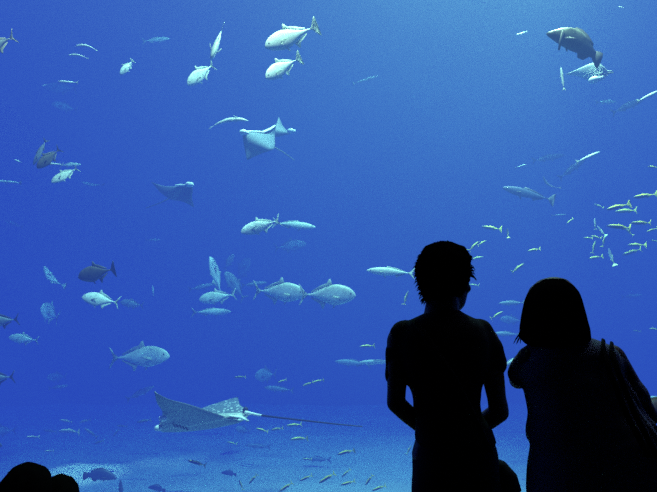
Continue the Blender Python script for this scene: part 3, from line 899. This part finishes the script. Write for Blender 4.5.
# ------------------------------------------------------------------ people
M['skin'] = plain('skin', (.13, .085, .065), .6, .12, 12)
M['hair'] = plain('black_hair', (.004, .0035, .0035), 1, .3, 60, spec=.0)
M['tee_black'] = plain('black_cotton', (.010, .010, .012), .95, .3, 30, spec=.1)
M['tee_blue'] = plain('dull_blue_cotton', (.16, .19, .27), .95, .2, 30, spec=.1)
M['denim'] = plain('dark_denim', (.012, .014, .022), .95, .3, 60, spec=.1)
M['bag'] = plain('black_nylon', (.008, .008, .010), .9, .3, 40, spec=.1)
M['shoe'] = plain('dark_shoe', (.02, .02, .02), .6, .2, 30)
M['eyeball'] = plain('eyeball', (.6, .6, .6), .3, .05, 5)


def head_geo(bm, T):
    b2 = bmesh.new()
    secs = [(-.004, .050, .012, .012), (.0, .050, .026, .024), (.02, .042, .044, .046), (.05, .022, .057, .072), (.09, .008, .067, .090), (.13, 0, .073, .096),
            (.17, -.005, .074, .097), (.20, -.008, .064, .084), (.225, -.01, .040, .055), (.235, -.01, .014, .02)]
    slabs(b2, [(z, 0, cy, rx, ry) for z, cy, rx, ry in secs], 24, 2.1)
    tube(b2, [(0, .090, .132), (0, .102, .112), (0, .112, .092), (0, .100, .084)], [.008, .010, .013, .011], 10)
    ball(b2, (0, .090, .055), .022, .010, .006); ball(b2, (0, .088, .045), .020, .010, .006)
    ball(b2, (0, .085, .136), .048, .014, .010)
    ball(b2, (0, .066, .010), .022, .016, .014)
    for s in (-1, 1):
        ball(b2, (s * .076, -.008, .105), .009, .018, .032, Matrix.Rotation(s * .25, 4, 'Z'))
        ball(b2, (s * .042, .062, .082), .022, .018, .018)
    # neck
    tube(b2, [(0, -.022, .07), (0, -.028, .02), (0, -.035, -.05), (0, -.04, -.10)], [.050, .052, .056, .062], 18, flat=1.0, up=Vector((0, 1, 0)))
    b2.transform(T)
    me = D.meshes.new('t'); b2.to_mesh(me); bm.from_mesh(me); b2.free(); D.meshes.remove(me)


def hand_geo(bm, wrist, direction, palm_normal, side=1, curl=.9):
    """palm, four unequal fingers with two bends, and a thumb from the side of the palm"""
    d = Vector(direction).normalized(); n = Vector(palm_normal); n = (n - d * n.dot(d)).normalized(); s = d.cross(n) * side
    wv = Vector(wrist)
    c = wv + d * .05
    R = Matrix((s, d, n)).transposed().to_4x4()
    ball(bm, c, .040, .050, .014, R)
    tube(bm, [wv - d * .03, wv, wv + d * .03], [.026, .024, .024], 12)
    for i, (off, ln) in enumerate(((-.030, .070), (-.010, .080), (.011, .074), (.031, .058))):
        p = wv + d * (.088 - abs(off) * .25) + s * off
        pts = [p - d * .02, p]
        a = 0
        for q in (.42, .33, .25):
            a += curl * (.5 + .1 * i * .3)
            p = p + (d * math.cos(a) + n * math.sin(a)) * ln * q
            pts.append(p)
        tube(bm, pts, [.0088, .0088, .0082, .0076, .0066], 10)
    p = wv + d * .022 - s * .030
    q1 = p + (d * .6 - s * .55 + n * .3).normalized() * .036
    q2 = q1 + (d * .8 - s * .05 + n * .5).normalized() * .030
    tube(bm, [p, q1, q2], [.014, .0105, .0085], 10)


def tufts(bm, T, n, cen, rad, ln, seed, ok=lambda v: True, droop=.5, wd=.006):
    """short pointed locks growing out of the hair surface"""
    rnd = random.Random(seed)
    k = 0
    while k < n:
        v = Vector((rnd.gauss(0, 1), rnd.gauss(0, 1), rnd.gauss(0, 1))).normalized()
        if not ok(v): continue
        k += 1
        p = Vector(cen) + Vector((v.x * rad[0], v.y * rad[1], v.z * rad[2])) * .96
        g = (v + Vector((rnd.uniform(-.7, .7), rnd.uniform(-.7, .7), rnd.uniform(-.5, .3) - droop))).normalized()
        L = ln * rnd.uniform(.5, 1.3)
        side = g.cross(v)
        side = side.normalized() if side.length > .05 else g.orthogonal().normalized()
        u = g.cross(side)
        ww_ = wd * rnd.uniform(.6, 1.4)
        mid = p + g * L * .55 + Vector((0, 0, -.1 * L))
        tip = p + g * L + Vector((0, 0, -.45 * L))
        r0 = [bm.verts.new(T @ (p - v * .006 + side * ww_ * math.cos(a) + u * ww_ * math.sin(a))) for a in (0, 2.1, 4.2)]
        r1 = [bm.verts.new(T @ (mid + side * ww_ * .6 * math.cos(a) + u * ww_ * .6 * math.sin(a))) for a in (0, 2.1, 4.2)]
        t = bm.verts.new(T @ tip)
        for i in range(3):
            j = (i + 1) % 3
            bm.faces.new((r0[i], r0[j], r1[j], r1[i])); bm.faces.new((r1[i], r1[j], t))
        bm.faces.new(r0[::-1])


def add_eyes(T, root):
    for s in (-1, 1):
        bm = bmesh.new(); ball(bm, T @ Vector((s * .031, .083, .118)), .0125, sub=2)
        link('eye', to_mesh(bm), M['eyeball'], root)


def local(root):
    """shift the parts so that the empty stands at the person's base"""
    for o in COL.objects:
        if o.parent is root:
            o.data.transform(Matrix.Translation(-root.location))


def shoe(root, x, y, yaw):
    bm = bmesh.new()
    slabs(bm, [(0, 0, .05, .042, .135), (.02, 0, .05, .045, .138), (.045, 0, .045, .042, .128), (.07, 0, .01, .038, .085), (.10, 0, -.025, .040, .050)], 24, 2.4)
    bm.transform(Matrix.Translation((x, y, 0)) @ Matrix.Rotation(yaw, 4, 'Z'))
    link('shoe', to_mesh(bm), M['shoe'], root)


def wrinkle(me, amp, fx, fz, seed, floor_z=-9):
    me.update()
    ns = [v.normal.copy() for v in me.vertices]
    for v, n in zip(me.vertices, ns):
        q = noise.noise(Vector((v.co.x * fx, v.co.y * fx, v.co.z * fz + seed)))
        v.co += n * amp * q
    me.update()


def person(name, label, foot):
    r = D.objects.new(name, None); COL.objects.link(r); r.location = foot
    tag(r, label, 'person')
    return r


def sec(py, xl, xr, Y, ry, dy=0):
    a, b = P(xl, py, Y), P(xr, py, Y)
    return (a.z, (a.x + b.x) / 2, Y + dy, (b.x - a.x) / 2, ry)


def shrink(s, k=.9):
    return [(z, cx, cy, rx * k, ry * k) for z, cx, cy, rx, ry in s]


# ---- the man
MY = 2.2
man = person('person', 'person with short tousled dark hair and black t-shirt standing, seen from behind', (P(450, 400, MY).x, MY, 0))
tor = [sec(309, 431, 457, MY, .055, -.01), sec(314, 424, 464, MY, .07), sec(319, 412, 474, MY, .085), sec(326, 402, 483, MY, .10), sec(336, 396, 489, MY, .115),
       sec(350, 395, 491, MY, .125), sec(368, 399, 488, MY, .13), sec(388, 409, 480, MY, .125), sec(402, 413, 479, MY, .12), sec(414, 414.5, 482, MY, .12),
       sec(428, 415, 491, MY, .125), sec(436, 415, 493, MY, .13), sec(440, 416, 494, MY, .132), sec(443, 414, 495, MY, .134)]
lsh, lel, lwr = P(399, 340, MY), P(396, 403, MY - .02), P(428, 433, MY + .20)
rsh, rel, rwr = P(487, 341, MY), P(499, 412, MY - .02), P(470, 433, MY + .20)
bm = bmesh.new()
slabs(bm, shrink(tor, .88))
headT = Matrix.Translation(P(446, 309, MY) + Vector((0, .02, 0))) @ Matrix.Rotation(math.radians(-50), 4, 'Z') @ Matrix.Rotation(math.radians(-6), 4, 'X')
head_geo(bm, headT)
tube(bm, [P(443, 300, MY), P(443, 318, MY), P(443, 330, MY)], [.056, .062, .07])
tube(bm, [lsh, lsh.lerp(lel, .45), lsh.lerp(lel, .8), lel], [.045, .041, .034, .034]); tube(bm, [lel, lel.lerp(lwr, .35), lwr], [.034, .034, .025])
tube(bm, [rsh, rsh.lerp(rel, .45), rsh.lerp(rel, .8), rel], [.045, .041, .034, .036]); tube(bm, [rel, rel.lerp(rwr, .35), rwr], [.036, .036, .025])
hand_geo(bm, lwr, (1, .35, .1), (0, -.6, .8), 1); hand_geo(bm, rwr, (-1, .35, .1), (0, -.6, .8), -1)
hipz = P(450, 448, MY).z
for x in (P(435, 450, MY).x, P(474, 450, MY).x):
    tube(bm, [(x, MY, hipz - .02), (x, MY + .01, .5), (x, MY - .01, .08)], [.085, .052, .036])
link('body', fuse(bm, .007, 2), M['skin'], man)
bm = bmesh.new()
slabs(bm, tor)
tube(bm, [P(404, 334, MY), P(399, 352, MY), P(397.5, 375, MY)], [.052, .050, .045])
tube(bm, [P(480, 333, MY), P(488, 348, MY), P(492.5, 364, MY)], [.050, .053, .053])
tube(bm, [P(494, 360, MY), P(499, 367, MY)], [.032, .022])
me = fuse(bm, .010, 2); wrinkle(me, .007, 5, 14, 2)
link('tshirt', me, M['tee_black'], man)
bm = bmesh.new()
pz = P(450, 441, MY).z
slabs(bm, [(pz, P(454, 441, MY).x, MY, .138, .122), (pz - .05, P(455, 450, MY).x, MY, .150, .130), (pz - .17, P(456, 470, MY).x, MY, .160, .135), (pz - .25, P(457, 492, MY).x, MY, .155, .125)])
for x, sgn in ((P(436, 450, MY).x, -1), (P(477, 450, MY).x, 1)):
    tube(bm, [(x, MY, pz - .17), (x + sgn * .01, MY, pz - .4), (x + sgn * .02, MY + .01, .45), (x + sgn * .02, MY, .11)], [.092, .085, .070, .062])
me = fuse(bm, .012, 2); wrinkle(me, .006, 8, 16, 5)
link('trousers', me, M['denim'], man)
shoe(man, P(436, 450, MY).x - .02, MY, .1); shoe(man, P(477, 450, MY).x + .02, MY, -.15)
# hair
bm = bmesh.new()
b2 = bmesh.new(); bmesh.ops.create_icosphere(b2, subdivisions=5, radius=1)
for v in b2.verts:
    c = v.co.copy()
    f = 1 + .07 * noise.noise(c * 3.5) + .03 * noise.noise(c * 9)
    if c.y > .25 and c.z < .45:
        k = min(1, (c.y - .25) / .3) * min(1, (.45 - c.z) / .25)
        f *= 1 - .42 * k
    v.co = Vector((0, -.012, .138)) + Vector((c.x * .103, c.y * .112, c.z * .112)) * f
ball(b2, (0, -.052, .070), .066, .045, .060)
b2.transform(headT)
me = D.meshes.new('t'); b2.to_mesh(me); bm.from_mesh(me); b2.free()
okh = lambda v: not (v.y > .15 and v.z < .45) and v.z > -.95
tufts(bm, headT, 900, (0, -.012, .138), (.103, .112, .112), .016, 3, okh, .15, .0035)
tufts(bm, headT, 160, (0, -.055, .065), (.066, .045, .060), .016, 5, lambda v: v.y < .2, .4, .0035)
tufts(bm, headT, 60, (.0, .0, .135), (.093, .100, .09), .018, 8, lambda v: v.y > .5 and -.1 < v.z < .6, .5, .004)
link('hair', to_mesh(bm), M['hair'], man)
add_eyes(headT, man); local(man)

# ---- the woman
WY = 2.0
wom = person('person', 'person with dark shoulder length hair and dull blue top standing, seen from behind', (P(585, 400, WY).x, WY, 0))
tor = [sec(337, 556, 586, WY, .055), sec(341, 545, 597, WY, .07), sec(345, 534, 606, WY, .085), sec(351, 525, 615, WY, .10), sec(362, 520, 621, WY, .11), sec(376, 520, 622, WY, .12),
       sec(390, 525, 628, WY, .12), sec(402, 529, 635, WY, .125), sec(415, 530, 645, WY, .13), sec(430, 528, 655, WY, .135), sec(440, 528, 661, WY, .14), sec(446, 532, 664, WY, .14),
       sec(454, 530, 664, WY, .14), sec(462, 529, 663, WY, .14), sec(480, 529, 660, WY, .14), sec(500, 529, 658, WY, .14), sec(520, 531, 655, WY, .135)]
bm = bmesh.new()
slabs(bm, [(z, cx, cy, rx * (.88 if z > 1.1 else .74), ry * .85) for z, cx, cy, rx, ry in tor])
whT = Matrix.Translation(P(553, 348, WY) + Vector((0, .02, 0))) @ Matrix.Rotation(math.radians(7), 4, 'Y') @ Matrix.Rotation(math.radians(18), 4, 'Z') @ Matrix.Rotation(math.radians(-8), 4, 'X')
head_geo(bm, whT)
tube(bm, [P(557, 330, WY), P(568, 350, WY), P(570, 365, WY)], [.048, .052, .06])
l1, l2, l3 = P(530, 358, WY), P(518, 380, WY + .20), P(540, 372, WY + .42)
r1, r2, r3 = P(612, 357, WY), P(648, 416, WY + .02), P(664, 404, WY + .27)
tube(bm, [l1, l1.lerp(l2, .5), l2], [.042, .038, .033]); tube(bm, [l2, l2.lerp(l3, .35), l3], [.033, .034, .023])
tube(bm, [r1, r1.lerp(r2, .5), r2], [.042, .038, .032]); tube(bm, [r2, r2.lerp(r3, .35), r3], [.033, .034, .023])
hand_geo(bm, l3, (.5, .7, .5), (.7, -.6, 0), -1); hand_geo(bm, r3, (-.3, .9, 0), (0, 0, -1), -1, .5)
for x in (P(565, 450, WY).x, P(622, 450, WY).x):
    tube(bm, [(x, WY, .85), (x, WY + .01, .48), (x, WY - .01, .08)], [.085, .05, .034])
link('body', fuse(bm, .007, 2), M['skin'], wom)
bm = bmesh.new()
slabs(bm, tor)
tube(bm, [P(534, 354, WY), P(525, 366, WY + .03), P(519.5, 375, WY + .05)], [.042, .043, .038])
tube(bm, [P(603, 356, WY), P(614, 363, WY), P(630, 388, WY + .01), P(642, 408, WY + .02)], [.044, .045, .041, .037])
me = fuse(bm, .010, 2); wrinkle(me, .010, 5, 15, 11)
for v in me.vertices:   # drawn folds from the armpit to the hip
    if v.co.y < WY + .02:
        q = (v.co.x - P(630, 400, WY).x) * .85 + (v.co.z - P(630, 400, WY).z) * .52
        e = math.exp(-(q / .035) ** 2) * (1 if P(0, 442, WY).z < v.co.z < P(0, 378, WY).z else 0)
        v.co.y -= .010 * e * math.sin(q * 190)
link('top', me, M['tee_blue'], wom)
bm = bmesh.new()
slabs(bm, [(.86, P(595, 450, WY).x, WY, .19, .135), (.78, P(595, 450, WY).x, WY, .195, .14), (.68, P(595, 450, WY).x, WY, .18, .13)])
for x in (P(566, 450, WY).x, P(624, 450, WY).x):
    tube(bm, [(x, WY, .78), (x, WY, .5), (x, WY, .11)], [.10, .07, .06])
link('trousers', fuse(bm, .012, 3), M['denim'], wom)
shoe(wom, P(566, 450, WY).x, WY, .1); shoe(wom, P(624, 450, WY).x, WY, -.1)
bm = bmesh.new()
hs = [(278.5, 548, 556, .02), (280, 543, 562, .045), (284, 537, 568.5, .075), (291, 531, 573.5, .10), (300, 527, 577, .112), (315, 523.5, 582, .118), (328, 521, 586, .115),
      (338, 520, 588.5, .10), (343, 525, 588, .09), (346, 532, 580, .07)]
slabs(bm, [sec(a, b, c, WY, d, -.005) for a, b, c, d in hs], 40, 2.15)
me = fuse(bm, .008, 2)
wrinkle(me, .005, 34, 5, 4)
# open the face side of the hair
inv = whT.inverted()
for v in me.vertices:
    q = inv @ v.co
    if q.y > .055 and q.z < .17:
        k = min(1, (q.y - .055) / .03) * min(1, (.17 - q.z) / .03)
        q.y -= k * (q.y - .05) * .95
        v.co = whT @ q
bm.free() if False else None
bm = bmesh.new(); bm.from_mesh(me)
rnd = random.Random(12)
for i in range(26):     # loose wisps at the lower left and along the hem
    x0 = rnd.uniform(520, 532) if i < 16 else rnd.uniform(532, 588)
    y0 = rnd.uniform(322, 342) if i < 16 else 343
    dx = -rnd.uniform(1.5, 7) if i < 16 else rnd.uniform(-3, 3)
    dd = rnd.uniform(-.05, .03)
    tube(bm, [P(x0 + 2, y0 - 6, WY + dd), P(x0 + dx * .6, y0 + 2, WY + dd), P(x0 + dx, y0 + rnd.uniform(5, 8), WY + dd)], [.0035, .0025, .0008], 6)
tufts(bm, whT, 0, (0, -.01, .135), (.10, .112, .115), .012, 9, lambda v: v.z > -.2 and v.y < .3, .7, .002)
link('hair', to_mesh(bm), M['hair'], wom)
add_eyes(whT, wom); local(wom)

# ---- two people sitting on the floor at the lower left
def seated(label, cx, crown, Y, k, yaw, tee, seed, kw):
    top = P(cx, crown, Y)
    r = person('person', label, (top.x, Y, 0))
    cz = top.z - .243 * k
    T = Matrix.Translation((top.x, Y + .02, cz)) @ Matrix.Rotation(yaw, 4, 'Z') @ Matrix.Scale(k, 4)
    bm = bmesh.new()
    head_geo(bm, T)
    x, sz = top.x, cz - .06 * k
    ts = [(.02, x, Y - .02, .17 * k, .13 * k), (.12, x, Y - .03, .165 * k, .12 * k), (sz * .5, x, Y - .03, .14 * k, .10 * k), (sz * .8, x, Y - .02, .165 * k, .11 * k),
          (sz - .06, x, Y - .01, .175 * k, .10 * k), (sz - .01, x, Y, .12 * k, .075 * k), (sz + .02, x, Y, .06 * k, .055 * k)]
    slabs(bm, shrink(ts, .9))
    tub = []
    for s in (-1, 1):
        sh = Vector((x + s * .17 * k, Y, sz - .08)); el = Vector((x + s * .25 * k, Y + .10, sz * .45)); wr = Vector((x + s * .22 * k, Y + .30 * k, .20 * k + .02))
        tube(bm, [sh, el], [.042 * k, .034 * k]); tube(bm, [el, wr], [.034 * k, .024 * k])
        hand_geo(bm, wr, (-s * .3, .8, -.2), (0, 0, -1), s, .5)
        hp = Vector((x + s * .09 * k, Y, .09)); kn = Vector((x + s * .30 * k, Y + .32 * k, .13)); ft = Vector((x - s * .06, Y + .34 * k, .05))
        tub.append(((hp, kn, ft), s))
        tube(bm, [ft, ft + Vector((-s * .10, .04, 0))], [.035 * k, .028 * k])
    link('body', fuse(bm, .007, 2), M['skin'], r)
    bm = bmesh.new()
    slabs(bm, ts)
    for s in (-1, 1):
        tube(bm, [(x + s * .14 * k, Y, sz - .07), (x + s * .20 * k, Y + .04, sz - .2 * k)], [.055 * k, .052 * k])
    link('tshirt', fuse(bm, .012, 3), M[tee], r)
    bm = bmesh.new()
    for (hp, kn, ft), s in tub:
        tube(bm, [hp, hp.lerp(kn, .5), kn], [.085 * k, .080 * k, .062 * k]); tube(bm, [kn, ft], [.060 * k, .045 * k])
    slabs(bm, [(.01, x, Y, .17 * k, .14 * k), (.12, x, Y, .17 * k, .13 * k)])
    me = fuse(bm, .012, 3)
    lo = min(v.co.z for v in me.vertices)
    for v in me.vertices: v.co.z = max(v.co.z, .004)
    link('trousers', me, M['denim'], r)
    bm = bmesh.new()
    b2 = bmesh.new(); bmesh.ops.create_icosphere(b2, subdivisions=5, radius=1)
    for v in b2.verts:
        c = v.co.copy()
        f = 1 + .06 * noise.noise(c * 2.5 + Vector((seed, 0, 0)))
        if c.y > .25 and c.z < .45:
            f *= 1 - .4 * min(1, (c.y - .25) / .3) * min(1, (.45 - c.z) / .25)
        v.co = Vector((0, -.012, .135)) + Vector((c.x * kw, c.y * .108, c.z * .108)) * f
    ball(b2, (0, -.045, .06), kw * .86, .05, .08)
    b2.transform(T)
    me = D.meshes.new('t'); b2.to_mesh(me); bm.from_mesh(me); b2.free()
    tufts(bm, T, 200, (0, -.012, .135), (kw, .108, .108), .012, seed, lambda v: not (v.y > .1 and v.z < .4), .6, .0025)
    link('hair', to_mesh(bm), M['hair'], r)
    add_eyes(T, r); local(r)
    return r

seated('person sitting at the bottom left corner, larger dark haired head of the two', 26, 464, 2.3, 1.0, -.1, 'tee_black', 21, .093)
seated('person sitting second from the bottom left corner, smaller and lower dark head', 58.5, 475.5, 2.95, 1.0, .2, 'tee_black', 33, .092)

# ---- bags
hb = D.objects.new('hip_bag', None); COL.objects.link(hb)
hb.location = P(502, 494, MY) ; tag(hb, 'black rounded bag hanging at the right hip of the person in black', 'bag')
bm = bmesh.new()
slabs(bm, [(-.17, 0, 0, .03, .03), (-.155, 0, 0, .052, .05), (-.08, 0, 0, .064, .062), (0, 0, 0, .064, .064), (.06, -.006, 0, .056, .058), (.10, -.016, 0, .040, .045), (.118, -.026, 0, .018, .02)], 28, 2.5)
link('pouch', to_mesh(bm), M['bag'], hb)
bm = bmesh.new(); slabs(bm, [(.02, .002, .004, .064, .064), (.07, -.006, .004, .058, .058), (.11, -.02, 0, .036, .04), (.123, -.03, 0, .012, .02)], 28, 2.5)
link('flap', to_mesh(bm), M['bag'], hb)
bm = bmesh.new()
o0 = hb.location
tube(bm, [P(497, 468, MY - .05) - o0, P(480, 430, MY - .145) - o0, P(455, 380, MY - .145) - o0, P(425, 335, MY - .125) - o0, P(414, 321, MY - .05) - o0, P(416, 324, MY + .08) - o0], [.012] * 6, 8, flat=.35, up=Vector((0, 1, 0)))
link('strap', to_mesh(bm), M['bag'], hb)

sb = D.objects.new('shoulder_bag', None); COL.objects.link(sb)
sb.location = P(668, 486, WY + .0); tag(sb, 'dark shoulder bag with two straps over the right shoulder of the person in blue', 'bag')
bm = bmesh.new()
slabs(bm, [(-.13, 0, .05, .05, .12), (-.12, 0, .05, .065, .15), (0, 0, .05, .075, .16), (.10, 0, .05, .06, .15), (.14, 0, .05, .03, .13)], 28, 3)
link('pouch', to_mesh(bm), M['bag'], sb)
o0 = sb.location
for dx in (0, 8.5):
    bm = bmesh.new()
    tube(bm, [P(648 + dx, 455, WY - .13) - o0, P(627 + dx, 415, WY - .15) - o0, P(611 + dx, 375, WY - .135) - o0, P(603.5 + dx, 350 + dx * .25, WY - .10) - o0,
              P(603 + dx, 341 + dx * .35, WY - .035) - o0, P(603 + dx, 341.5 + dx * .35, WY + .04) - o0, P(606 + dx, 356, WY + .11) - o0, P(625 + dx, 400, WY + .15) - o0, P(655, 455, WY + .14) - o0],
         [.010] * 9, 8, flat=.5, up=Vector((0, 1, 0)))
    link('strap', to_mesh(bm), M['bag'], sb)


# ------------------------------------------------------------------ render look
SC.view_settings.view_transform = 'Standard'
SC.view_settings.look = 'None'
SC.cycles.max_bounces = 4
SC.cycles.diffuse_bounces = 1
SC.cycles.volume_bounces = 0
SC.cycles.transparent_max_bounces = 12
SC.cycles.use_denoising = False
